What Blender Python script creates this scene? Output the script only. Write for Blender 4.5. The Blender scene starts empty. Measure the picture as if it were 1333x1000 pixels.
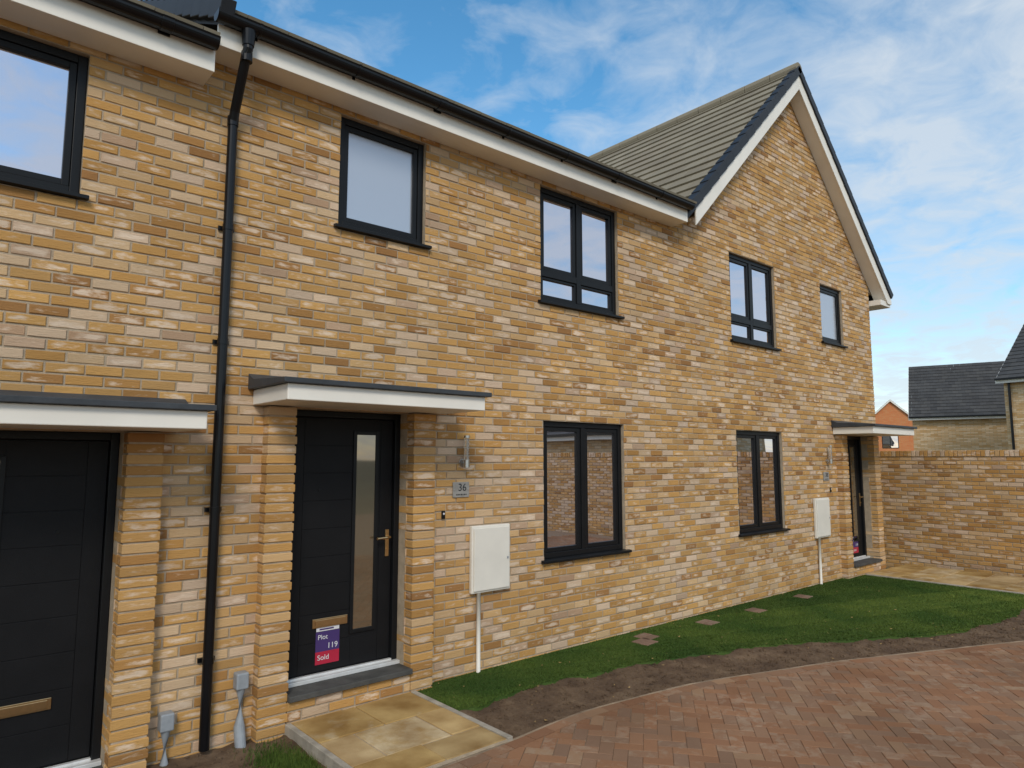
import bpy, math, random
import numpy as np
from mathutils import Vector
random.seed(7); np.random.seed(7)
sc = bpy.context.scene
col = sc.collection
R = math.radians

# ------------------------------------------------------------------ helpers
def root_off(p):
    v = Vector((0, 0, 0))
    while p is not None:
        v += p.location; p = p.parent
    return v

class MB:
    def __init__(s): s.v = []; s.f = []; s.c = []; s.l = []
    def add(s, vs, fs, c=None, l=None):
        n = len(s.v)
        s.v.extend([tuple(v) for v in vs]); s.f.extend([tuple(n + i for i in f) for f in fs])
        s.c.extend([c or (0.5, 0.5, 0.5, 1)] * len(vs))
        s.l.extend(l or [(0.0, 0.0, 0.0)] * len(vs))
    def hexa(s, O, A, B, C, c=None):
        O, A, B, C = map(Vector, (O, A, B, C))
        vs = [O, O+A, O+A+B, O+B, O+C, O+A+C, O+A+B+C, O+B+C]
        fs = [(0,3,2,1),(4,5,6,7),(0,1,5,4),(1,2,6,5),(2,3,7,6),(3,0,4,7)]
        if A.cross(B).dot(C) < 0: fs = [tuple(reversed(f)) for f in fs]
        s.add(vs, fs, c)
    def box(s, x0, x1, y0, y1, z0, z1, c=None):
        s.hexa((x0, y0, z0), (x1-x0, 0, 0), (0, y1-y0, 0), (0, 0, z1-z0), c)
    def tube(s, pts, r, n=14, caps=True):
        pts = [Vector(p) for p in pts]; rings = []
        for i, p in enumerate(pts):
            if i == 0: d = pts[1]-p
            elif i == len(pts)-1: d = p-pts[i-1]
            else: d = (pts[i+1]-p).normalized() + (p-pts[i-1]).normalized()
            d.normalize()
            a = d.cross(Vector((0, 0, 1)))
            if a.length < .05: a = d.cross(Vector((0, 1, 0)))
            a.normalize(); b = d.cross(a)
            rr = r[i] if isinstance(r, (list, tuple)) else r
            rings.append([p + a*math.cos(2*math.pi*k/n)*rr + b*math.sin(2*math.pi*k/n)*rr for k in range(n)])
        vs = [v for rg in rings for v in rg]; fs = []
        for i in range(len(pts)-1):
            for k in range(n):
                fs.append((i*n+k, i*n+(k+1) % n, (i+1)*n+(k+1) % n, (i+1)*n+k))
        if caps:
            fs.append(tuple(range(n))); fs.append(tuple((len(pts)-1)*n+k for k in reversed(range(n))))
        s.add(vs, fs)
    def prism(s, poly, vec, c=None):
        n = len(poly); vec = Vector(vec)
        vs = [Vector(p) for p in poly] + [Vector(p)+vec for p in poly]
        fs = [tuple(range(n)), tuple(reversed(range(n, 2*n)))] + [(i, i+n, (i+1) % n+n, (i+1) % n) for i in range(n)]
        s.add(vs, fs, c)
    def build(s, name, mat, parent=None, bevel=0, smooth=False, color=False, off=None):
        me = bpy.data.meshes.new(name)
        o_ = root_off(parent) if parent is not None else Vector(off or (0, 0, 0))
        a = np.array(s.v, dtype=float) - np.array(o_)
        me.from_pydata(a.tolist(), [], s.f)
        if color:
            at = me.attributes.new('rnd', 'FLOAT_COLOR', 'POINT')
            at.data.foreach_set('color', np.array(s.c, dtype=np.float32).ravel())
            if len(s.l) == len(s.v):
                at = me.attributes.new('face_pos', 'FLOAT_VECTOR', 'POINT')
                at.data.foreach_set('vector', np.array(s.l, dtype=np.float32).ravel())
        me.materials.append(mat)
        o = bpy.data.objects.new(name, me); col.objects.link(o)
        if parent is not None: o.parent = parent
        elif off: o.location = off
        if smooth:
            for p in me.polygons: p.use_smooth = True
        if bevel:
            m = o.modifiers.new('bevel', 'BEVEL'); m.width = bevel; m.segments = 2; m.limit_method = 'ANGLE'; m.angle_limit = R(40)
        return o

def tag(o, label=None, cat=None, group=None, kind=None):
    if label: o['label'] = label
    if cat: o['category'] = cat
    if group: o['group'] = group
    if kind: o['kind'] = kind
    return o
def empty(name, loc, label, cat, group=None):
    o = bpy.data.objects.new(name, None); col.objects.link(o); o.location = loc; o.empty_display_size = .2
    return tag(o, label, cat, group)

# ------------------------------------------------------------------ materials
def newmat(name):
    m = bpy.data.materials.new(name); m.use_nodes = True
    nt = m.node_tree; return m, nt, nt.nodes['Principled BSDF']
def N(nt, t, **kw):
    n = nt.nodes.new(t)
    for k, v in kw.items():
        if k in n.inputs: n.inputs[k].default_value = v
        else: setattr(n, k, v)
    return n
def ramp(nt, stops, interp='LINEAR'):
    n = nt.nodes.new('ShaderNodeValToRGB'); cr = n.color_ramp; cr.interpolation = interp
    cr.elements[0].position = stops[0][0]; cr.elements[0].color = (*stops[0][1], 1)
    cr.elements[1].position = stops[-1][0]; cr.elements[1].color = (*stops[-1][1], 1)
    for p, c in stops[1:-1]:
        e = cr.elements.new(p); e.color = (*c, 1)
    return n
def coords(nt, scale=(1, 1, 1)):
    tc = nt.nodes.new('ShaderNodeTexCoord'); mp = nt.nodes.new('ShaderNodeMapping')
    mp.inputs['Scale'].default_value = scale; nt.links.new(tc.outputs['Object'], mp.inputs['Vector'])
    return mp.outputs['Vector']
def plain(name, c, rough=.5, var=.12, nscale=8, bump=0, bscale=60, spec=.5, metal=0, dirt=None):
    m, nt, b = newmat(name); L = nt.links.new
    v = coords(nt)
    n = N(nt, 'ShaderNodeTexNoise', Scale=nscale, Detail=6.0); L(v, n.inputs['Vector'])
    c0 = tuple(x*(1-var) for x in c); c1 = tuple(min(1, x*(1+var)) for x in c)
    r = ramp(nt, [(.3, c0), (.7, c1)]); L(n.outputs['Fac'], r.inputs['Fac'])
    L(r.outputs['Color'], b.inputs['Base Color'])
    b.inputs['Roughness'].default_value = rough; b.inputs['Metallic'].default_value = metal
    b.inputs['Specular IOR Level'].default_value = spec
    if bump:
        n2 = N(nt, 'ShaderNodeTexNoise', Scale=bscale, Detail=5.0); L(v, n2.inputs['Vector'])
        bp = N(nt, 'ShaderNodeBump', Strength=bump, Distance=.01); L(n2.outputs['Fac'], bp.inputs['Height'])
        L(bp.outputs['Normal'], b.inputs['Normal'])
    return m
def mixc(nt, fac, a, b):
    n = nt.nodes.new('ShaderNodeMix'); n.data_type = 'RGBA'
    for s_, val in ((0, fac), (6, a), (7, b)):
        if hasattr(val, 'is_linked'): nt.links.new(val, n.inputs[s_])
        else: n.inputs[s_].default_value = val if s_ == 0 else (*val, 1)
    return n.outputs[2]
def mth(nt, op, a, b=0.0, clamp=False):
    n = nt.nodes.new('ShaderNodeMath'); n.operation = op; n.use_clamp = clamp
    for i, val in enumerate((a, b)):
        if hasattr(val, 'is_linked'): nt.links.new(val, n.inputs[i])
        else: n.inputs[i].default_value = val
    return n.outputs[0]

def attr_mat(name, stops, pale, pale_amt, rough, streak=(6, 6, 40), bump=.5, stain=None, bstreak=(25, 25, 130), th0=.40, thr=.30, interp='LINEAR', centre=False, vary=.30, spec=.25):
    m, nt, b = newmat(name); L = nt.links.new
    at = nt.nodes.new('ShaderNodeAttribute'); at.attribute_name = 'rnd'
    sep = nt.nodes.new('ShaderNodeSeparateColor'); L(at.outputs['Color'], sep.inputs['Color'])
    r = ramp(nt, stops, interp); L(sep.outputs['Red'], r.inputs['Fac'])
    n = N(nt, 'ShaderNodeTexNoise', Scale=1.0, Detail=7.0, Roughness=.65); L(coords(nt, streak), n.inputs['Vector'])
    # chalky smudges whose amount differs from brick to brick
    th = mth(nt, 'MULTIPLY_ADD', sep.outputs['Green'], thr); nt.nodes[-1].inputs[2].default_value = th0
    s_ = mth(nt, 'SUBTRACT', n.outputs['Fac'], th)
    if centre:      # the chalk sits on the face, the arrises stay golden
        fp = nt.nodes.new('ShaderNodeAttribute'); fp.attribute_name = 'face_pos'
        sx = nt.nodes.new('ShaderNodeSeparateXYZ'); L(fp.outputs['Vector'], sx.inputs[0])
        ex = mth(nt, 'POWER', mth(nt, 'ABSOLUTE', sx.outputs[0]), 5.0); ez = mth(nt, 'POWER', mth(nt, 'ABSOLUTE', sx.outputs[1]), 2.5)
        s_ = mth(nt, 'SUBTRACT', s_, mth(nt, 'MULTIPLY', mth(nt, 'ADD', ex, ez), .15))
    s2 = mth(nt, 'MULTIPLY', s_, 7.0, clamp=True); s2 = mth(nt, 'MULTIPLY', s2, pale_amt)
    c = mixc(nt, s2, r.outputs['Color'], pale)
    hsv = N(nt, 'ShaderNodeHueSaturation'); L(c, hsv.inputs['Color'])
    vv = mth(nt, 'MULTIPLY_ADD', sep.outputs['Blue'], vary); nt.nodes[-1].inputs[2].default_value = 1-vary/2
    if centre:      # dark drag marks and pits in the rustic face
        n5 = N(nt, 'ShaderNodeTexNoise', Scale=1.0, Detail=5.0, Roughness=.7); L(coords(nt, (30, 30, 75)), n5.inputs['Vector'])
        pit = mth(nt, 'MULTIPLY', mth(nt, 'SUBTRACT', .42, n5.outputs['Fac']), 3.5, clamp=True)
        vv = mth(nt, 'SUBTRACT', vv, mth(nt, 'MULTIPLY', pit, .45))
    L(vv, hsv.inputs['Value'])
    out = hsv.outputs['Color']
    n3 = N(nt, 'ShaderNodeTexNoise', Scale=stain[0] if stain else .9, Detail=4.0); L(coords(nt), n3.inputs['Vector'])
    r3 = ramp(nt, [(.3, stain[1] if stain else (.88, .86, .84)), (.7, (1.06, 1.06, 1.06))]); L(n3.outputs['Fac'], r3.inputs['Fac'])
    mm = nt.nodes.new('ShaderNodeMix'); mm.data_type = 'RGBA'; mm.blend_type = 'MULTIPLY'; mm.inputs[0].default_value = 1
    L(out, mm.inputs[6]); L(r3.outputs['Color'], mm.inputs[7]); L(mm.outputs[2], b.inputs['Base Color'])
    n2 = N(nt, 'ShaderNodeTexNoise', Scale=1.0, Detail=6.0, Roughness=.7); L(coords(nt, bstreak), n2.inputs['Vector'])
    bp = N(nt, 'ShaderNodeBump', Strength=bump, Distance=.006); L(n2.outputs['Fac'], bp.inputs['Height'])
    L(bp.outputs['Normal'], b.inputs['Normal'])
    b.inputs['Roughness'].default_value = rough; b.inputs['Specular IOR Level'].default_value = spec
    return m

BR = [(0, (.33, .165, .06)), (.12, (.45, .24, .075)), (.36, (.56, .32, .11)), (.54, (.49, .28, .10)), (.68, (.56, .355, .165)), (.80, (.58, .41, .245)), (.92, (.60, .445, .315)), (1, (.44, .28, .17))]
M = {}
M['brick'] = attr_mat('buff_brick', BR, (.72, .57, .43), .84, .9, th0=.375, thr=.27, bump=1.0, centre=True, streak=(7, 7, 26), vary=.24)
M['paver'] = attr_mat('red_block_paving', [(0, (.26, .135, .078)), (.3, (.305, .16, .088)), (.6, (.28, .165, .102)), (.85, (.25, .155, .102)), (1, (.34, .21, .125))],
                      (.37, .27, .19), .55, .95, streak=(14, 14, 14), bump=.8, stain=(.8, (.74, .72, .70)), bstreak=(90, 90, 90), vary=.14, spec=.08)
M['block'] = attr_mat('brown_block', [(0, (.17, .11, .075)), (1, (.22, .14, .10))], (.25, .2, .15), .5, .9, streak=(14, 14, 14), bump=.5, bstreak=(90, 90, 90))
M['tile'] = attr_mat('grey_roof_tile', [(0, (.23, .195, .14)), (.5, (.25, .215, .155)), (1, (.27, .235, .17))], (.28, .245, .185), .3, .8,
                     streak=(5, 5, 5), bump=.15, stain=(.5, (.92, .92, .92)), bstreak=(60, 60, 60), vary=.14)
M['slab'] = attr_mat('riven_sandstone_slab', [(0, (.42, .27, .10)), (.5, (.50, .34, .14)), (1, (.46, .34, .19))], (.60, .49, .32), .75, .9,
                     streak=(5, 5, 5), bump=.9, stain=(3.2, (.55, .46, .36)), bstreak=(16, 16, 16), spec=.12)
M['mortar'] = plain('mortar', (.40, .32, .23), .95, .15, 14, .6, 120, .1)
M['frame'] = plain('anthracite_frame', (.0085, .009, .010), .38, .1, 4, .05, 200, .22)
M['door'] = plain('anthracite_door', (.0085, .0085, .0095), .5, .12, 5, .12, 180, .18)
M['black'] = plain('black_plastic', (.005, .005, .006), .28, .1, 5, 0, 60, .3)
M['white'] = plain('white_upvc', (.80, .76, .68), .4, .05, 2.5)
M['alu'] = plain('pale_aluminium', (.72, .72, .71), .35, .08, 12, metal=.3)
M['box'] = plain('cream_meter_box', (.72, .68, .60), .5, .05, 5)
M['lead'] = plain('grey_canopy_top', (.045, .050, .056), .5, .2, 6, .2, 40, .3)
M['pipe'] = plain('grey_plastic', (.27, .29, .31), .5, .12, 20)
M['conc'] = plain('concrete', (.36, .32, .26), .9, .25, 9, .5, 80, .2)
M['kerb'] = plain('kerb_concrete', (.27, .20, .135), .9, .3, 5, .5, 80, .2)
M['darkstep'] = plain('dark_step', (.075, .073, .068), .75, .3, 8, .4, 60, .3)
M['steel'] = plain('brushed_steel', (.55, .54, .52), .28, .05, 30, metal=1)
M['gold'] = plain('satin_brass', (.62, .43, .22), .28, .08, 30, metal=1)
M['verge'] = plain('verge_cap', (.022, .025, .031), .5, .15, 3, 0, 60, .25)
M['ink'] = plain('dark_ink', (.02, .02, .022), .5, 0)
M['plate'] = plain('slate_plate', (.30, .285, .26), .6, .2, 15, spec=.2)
M['s_white'] = plain('sticker_white', (.66, .65, .67), .5, .02)
M['s_purple'] = plain('sticker_purple', (.055, .03, .14), .4, .05)
M['s_red'] = plain('sticker_red', (.42, .015, .045), .4, .05)

def glass_mat(name, base, rough, fac, tint=(.92, .94, 1)):
    m, nt, b = newmat(name); L = nt.links.new
    d = N(nt, 'ShaderNodeBsdfDiffuse'); d.inputs['Color'].default_value = (*base, 1)
    g = N(nt, 'ShaderNodeBsdfGlossy'); g.inputs['Color'].default_value = (*tint, 1); g.inputs['Roughness'].default_value = rough
    n = N(nt, 'ShaderNodeTexNoise', Scale=1.1, Detail=1.0); L(coords(nt), n.inputs['Vector'])
    bp = N(nt, 'ShaderNodeBump', Strength=.12, Distance=.02); L(n.outputs['Fac'], bp.inputs['Height']); L(bp.outputs['Normal'], g.inputs['Normal'])
    lw = N(nt, 'ShaderNodeFresnel'); lw.inputs['IOR'].default_value = 1.9
    f = mth(nt, 'ADD', lw.outputs[0], fac, clamp=True)
    mx = nt.nodes.new('ShaderNodeMixShader'); L(f, mx.inputs[0]); L(d.outputs[0], mx.inputs[1]); L(g.outputs[0], mx.inputs[2])
    L(mx.outputs[0], nt.nodes['Material Output'].inputs['Surface']); nt.nodes.remove(b)
    return m
M['glass'] = glass_mat('window_glass', (.05, .042, .034), .010, .60, (.93, .91, .99))
M['frost'] = glass_mat('frosted_glass', (.32, .345, .38), .20, .22, (.92, .93, 1))
M['doorglass'] = glass_mat('door_glass', (.10, .075, .045), .03, .16, (.95, .88, .78))

def brick_tex(name, c1, c2, mc, bw=.225, rh=.075):
    m, nt, b = newmat(name); L = nt.links.new
    tc = nt.nodes.new('ShaderNodeTexCoord'); sp = nt.nodes.new('ShaderNodeSeparateXYZ'); L(tc.outputs['Object'], sp.inputs[0])
    u = mth(nt, 'ADD', sp.outputs[0], sp.outputs[1])
    cb = nt.nodes.new('ShaderNodeCombineXYZ'); L(u, cb.inputs[0]); L(sp.outputs[2], cb.inputs[1])
    bt = nt.nodes.new('ShaderNodeTexBrick'); L(cb.outputs[0], bt.inputs['Vector'])
    bt.inputs['Scale'].default_value = 1; bt.inputs['Brick Width'].default_value = bw; bt.inputs['Row Height'].default_value = rh
    bt.inputs['Mortar Size'].default_value = .006; bt.inputs['Color1'].default_value = (*c1, 1); bt.inputs['Color2'].default_value = (*c2, 1)
    bt.inputs['Mortar'].default_value = (*mc, 1)
    L(bt.outputs['Color'], b.inputs['Base Color']); b.inputs['Roughness'].default_value = .9
    bp = N(nt, 'ShaderNodeBump', Strength=.4, Distance=.01); bp.invert = True; L(bt.outputs['Fac'], bp.inputs['Height']); L(bp.outputs['Normal'], b.inputs['Normal'])
    return m
M['bwall'] = brick_tex('buff_brick_far', (.58, .33, .12), (.78, .58, .36), (.42, .31, .20))
M['rwall'] = brick_tex('red_brick_far', (.60, .17, .045), (.62, .25, .085), (.36, .25, .18))

def soil_mat():
    m, nt, b = newmat('soil'); L = nt.links.new; v = coords(nt)
    n = N(nt, 'ShaderNodeTexNoise', Scale=3.5, Detail=9.0, Roughness=.7); L(v, n.inputs['Vector'])
    r = ramp(nt, [(.3, (.075, .042, .022)), (.5, (.15, .09, .048)), (.7, (.25, .165, .095))]); L(n.outputs['Fac'], r.inputs['Fac'])
    L(r.outputs['Color'], b.inputs['Base Color']); b.inputs['Roughness'].default_value = .95
    n2 = N(nt, 'ShaderNodeTexNoise', Scale=45.0, Detail=6.0, Roughness=.75); L(v, n2.inputs['Vector'])
    bp = N(nt, 'ShaderNodeBump', Strength=1.0, Distance=.03); L(n2.outputs['Fac'], bp.inputs['Height']); L(bp.outputs['Normal'], b.inputs['Normal'])
    return m
M['soil'] = soil_mat()
def grass_mat():
    m, nt, b = newmat('turf'); L = nt.links.new; v = coords(nt)
    at = nt.nodes.new('ShaderNodeAttribute'); at.attribute_name = 'rnd'
    sep = nt.nodes.new('ShaderNodeSeparateColor'); L(at.outputs['Color'], sep.inputs['Color'])
    r = ramp(nt, [(0, (.026, .055, .012)), (.5, (.068, .118, .022)), (.9, (.135, .19, .040)), (1, (.19, .18, .07))]); L(sep.outputs['Red'], r.inputs['Fac'])
    n = N(nt, 'ShaderNodeTexNoise', Scale=1.3, Detail=5.0); L(v, n.inputs['Vector'])
    r2 = ramp(nt, [(.35, (.70, .78, .7)), (.65, (1.35, 1.16, 1.05))]); L(n.outputs['Fac'], r2.inputs['Fac'])
    mm = nt.nodes.new('ShaderNodeMix'); mm.data_type = 'RGBA'; mm.blend_type = 'MULTIPLY'; mm.inputs[0].default_value = 1
    L(r.outputs['Color'], mm.inputs[6]); L(r2.outputs['Color'], mm.inputs[7]); L(mm.outputs[2], b.inputs['Base Color'])
    b.inputs['Roughness'].default_value = .7; b.inputs['Specular IOR Level'].default_value = .15
    return m
M['grass'] = grass_mat()
M['leaf'] = plain('dry_leaf', (.34, .22, .08), .8, .3, 30)

# ------------------------------------------------------------------ bricks
CH = 2.46/35; ZO = 2.28 - 40*CH; BL = .2143; J = .0125
def rc():
    return (random.random(), random.random(), random.random(), 1)
def brick(B, O, U, Nn, u0, u1, z0, z1):
    """one rustic brick with a chamfered, slightly uneven face"""
    c = .0035; j = lambda a: random.uniform(-a, a)
    dp = j(.0026); a1 = j(.0012); col_ = rc()
    def P(u, d, z): return (O[0]+U[0]*u+Nn[0]*d, O[1]+U[1]*u+Nn[1]*d, z)
    u0 += j(.0018); u1 += j(.0018); z0 += j(.0014); z1 += j(.0014)
    q = [(u0, z0), (u1, z0), (u1, z1), (u0, z1)]
    i = [(u0+c, z0+c), (u1-c, z0+c), (u1-c, z1-c), (u0+c, z1-c)]
    vs = [P(u, -.014, z) for u, z in q] + [P(u, dp-c, z) for u, z in q] + [P(u, dp+j(.0014), z) for u, z in i]
    fs = [(8, 9, 10, 11)]
    for k in range(4):
        k2 = (k+1) % 4
        fs.append((k, k2, 4+k2, 4+k)); fs.append((4+k, 4+k2, 8+k2, 8+k))
    lp = [(-1, -1, 0), (1, -1, 0), (1, 1, 0), (-1, 1, 0)]
    B.add(vs, fs, col_, lp*3)
def brick_wall(pick, O, U, Nn, u_lo, u_hi, z_lo, z_hi, openings, top=None, zo=ZO):
    """running bond; pick(u) returns the builder for a brick centred at u"""
    k0 = int(round((z_lo-zo)/CH)); k1 = int(round((z_hi-zo)/CH))
    for k in range(k0, k1):
        z0 = zo + k*CH; zc = z0 + CH/2
        a, b = u_lo, u_hi
        if top:
            a2, b2 = top(zc)
            a, b = max(a, a2), min(b, b2)
            if b - a < .1: continue
        iv = [(a, b)]
        for (x0, x1, y0, y1) in openings:
            if y0 - .01 < zc < y1 + .01:
                nv = []
                for (p, q) in iv:
                    if x1 <= p or x0 >= q: nv.append((p, q)); continue
                    if x0 > p: nv.append((p, x0))
                    if x1 < q: nv.append((x1, q))
                iv = nv
        sh = 0 if k % 2 else BL/2
        sh += random.uniform(-.004, .004)
        for (p, q) in iv:
            i0 = math.floor((p-sh)/BL); i1 = math.ceil((q-sh)/BL)
            for i in range(i0, i1):
                s0 = max(p, sh+i*BL); s1 = min(q, sh+(i+1)*BL)
                if s1 - s0 < .03: continue
                e0 = s0 + (J/2 if s0 > p+1e-6 else 0); e1 = s1 - (J/2 if s1 < q-1e-6 else 0)
                brick(pick((s0+s1)/2), O, U, Nn, e0, e1, z0+J/2, z0+CH-J/2)

def backing(B, x_lo, x_hi, z_lo, z_hi, openings, y0, y1):
    xs = sorted(set([x_lo, x_hi] + [v for o in openings for v in o[:2] if x_lo < v < x_hi]))
    zs = sorted(set([z_lo, z_hi] + [v for o in openings for v in o[2:] if z_lo < v < z_hi]))
    def solid(i, k):
        if i < 0 or k < 0 or i >= len(xs)-1 or k >= len(zs)-1: return False
        xc = (xs[i]+xs[i+1])/2; zc = (zs[k]+zs[k+1])/2
        return not any(o[0] < xc < o[1] and o[2] < zc < o[3] for o in openings)
    for i in range(len(xs)-1):
        for k in range(len(zs)-1):
            if not solid(i, k): continue
            a, b, c, d = xs[i], xs[i+1], zs[k], zs[k+1]
            B.add([(a,y0,c),(b,y0,c),(b,y0,d),(a,y0,d)], [(0,1,2,3)])
            B.add([(a,y1,c),(b,y1,c),(b,y1,d),(a,y1,d)], [(3,2,1,0)])
            if not solid(i-1, k): B.add([(a,y0,c),(a,y1,c),(a,y1,d),(a,y0,d)], [(0,1,2,3)])
            if not solid(i+1, k): B.add([(b,y0,c),(b,y1,c),(b,y1,d),(b,y0,d)], [(3,2,1,0)])
            if not solid(i, k-1): B.add([(a,y0,c),(b,y0,c),(b,y1,c),(a,y1,c)], [(3,2,1,0)])
            if not solid(i, k+1): B.add([(a,y0,d),(b,y0,d),(b,y1,d),(a,y1,d)], [(0,1,2,3)])

# ------------------------------------------------------------------ layout of the terrace (metres)
DROP = 3*CH
P1, P2, P3 = 1.553, 6.98, 12.83             # party lines and right-hand corner
HG, HU = 2.28, 4.74                          # window heads
OP = dict(
    l_door=(-.03, .99, -.40, HG-DROP), l_win=(-.183, .657, HU-DROP-14*CH, HU-DROP),
    m_door=(2.107, 3.13, -.40, HG), m_small=(2.44, 3.28, HU-14*CH, HU), m_up=(4.69, 5.91, HU-18*CH, HU), m_gr=(4.72, 5.96, HG-20*CH, HG),
    r_door=(11.417, 12.44, -.40, HG), r_small=(10.92, 11.72, HU-14*CH, HU), r_up=(8.24, 9.46, HU-18*CH, HU), r_gr=(8.27, 9.49, HG-20*CH, HG))
AX, AZ, SL = 10.08, 8.02, .985               # gable apex and slope
def gable(z):
    w = (AZ-.16-z)/SL; return (AX-w if z > 4.9 else -99, AX+w if z > 4.9 else 99)

hl = empty('terraced_house', (-2.2, 0, 0), 'left end brick house stepped lower, its dark door and canopy cut by the photo edge', 'house', 'brick houses in the terrace')
hm = empty('terraced_house', (4.3, 0, 0), 'middle brick house number 36 with the sold sticker on its dark front door', 'house', 'brick houses in the terrace')
hr = empty('terraced_house', (10, 0, 0), 'right brick house with the steep gable and grey tiled roof', 'house', 'brick houses in the terrace')
bl, bm_, br = MB(), MB(), MB()
brick_wall(lambda u: bl if u < P1 else (bm_ if u < P2 else br), (0, 0), (1, 0), (0, -1), -5.5, P3, -.22, AZ, list(OP.values()), top=lambda z: (-99 if z < 4.9 else gable(z)[0], gable(z)[1]))
wl = bl.build('brick_facade', M['brick'], hl, color=True)
wm = bm_.build('brick_facade', M['brick'], hm, color=True)
wr = br.build('brick_facade', M['brick'], hr, color=True)
for (h, a, b, ops) in ((hl, -5.5, P1, ('l_door', 'l_win')), (hm, P1, P2, ('m_door', 'm_small', 'm_up', 'm_gr')), (hr, P2, P3-.002, ('r_door', 'r_small', 'r_up', 'r_gr'))):
    B = MB(); backing(B, a, b, -.45, 4.9, [OP[k] for k in ops], .0070, .20)
    if h is hr:
        zc = 4.9; w0, w1 = gable(4.901)
        B.prism([(max(w0, P2), .0070, zc), (w1, .0070, zc), (AX, .0070, AZ-.17)], (0, .19, 0))
    B.build('mortar_bed', M['mortar'], h)
    B = MB()   # inner shell: floor, back and side walls so the house is a closed body
    B.box(a+.01, b-.012, 8.2, 8.4, -.45, 4.9)
    B.box(a+.01, a+.2, .205, 8.195, -.45, 4.9); B.box(b-.2, b-.012, .205, 8.195, -.45, 4.9)
    B.box(a+.205, b-.205, .205, 8.195, 2.45, 2.7)
    if h is hr: B.prism([(P2+.3, 8.22, 4.9), (P3, 8.22, 4.9), (AX, 8.22, AZ-.2)], (0, .15, 0))
    B.build('outer_wall', M['bwall'], h)
# rustic bricks on the far end wall of the gable house
B = MB(); brick_wall(lambda u: B, (P3, 0), (0, 1), (1, 0), .0, 8.3, -.22, 4.9, [])
B.build('end_wall', M['brick'], hr, color=True)

# ------------------------------------------------------------------ brick piers, canopies, steps and doors
def pier(h, x0, ztop, zbot):
    B = MB(); w = .215
    k0 = int(round((zbot-ZO)/CH)); k1 = int(round((ztop-ZO)/CH))
    for k in range(k0, k1):
        z = ZO+k*CH; j = lambda a=.004: random.uniform(-a, a)
        xa, xb, ya, yb = x0+j(), x0+w+j(), -.10+j(), .118
        za, zb = z+J/2+j(.001), z+CH-J/2+j(.001); c = .004
        vs = []; lp = []
        for (zz, i) in ((za, c), (za+c, 0), (zb-c, 0), (zb, c)):
            vs += [(xa+i, ya+i, zz), (xb-i, ya+i, zz), (xb-i, yb, zz), (xa+i, yb, zz)]
            v_ = -1 if zz < (za+zb)/2 else 1
            lp += [(-1, v_, 0), (1, v_, 0), (-1, v_, 0), (1, v_, 0)]
        fs = [(3, 2, 1, 0), (12, 13, 14, 15)]
        for t in range(3):
            for s in range(4):
                fs.append((t*4+s, t*4+(s+1) % 4, t*4+4+(s+1) % 4, t*4+4+s))
        q = rc(); B.add(vs, fs, (q[0]*.8, q[1], q[2], 1), lp)
    p = B.build('brick_pier', M['brick'], h, color=True)
    C = MB(); C.box(x0+.008, x0+w-.008, -.092, .116, zbot-.1, ztop); C.build('mortar_joint', M['mortar'], p)

def canopy(h, x0, x1, zb):
    B = MB(); B.box(x0, x1, -.63, -.003, zb+.008, zb+.118)
    c = B.build('canopy', M['white'], h, bevel=.006)
    B = MB()
    B.prism([(x0-.04, -.67, zb+.12), (x0-.04, -.67, zb+.155), (x0-.04, -.10, zb+.19), (x0-.04, -.003, zb+.235), (x0-.04, -.003, zb+.12)], (x1-x0+.08, 0, 0))
    B.build('canopy_top', M['lead'], c, bevel=.004)

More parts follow.
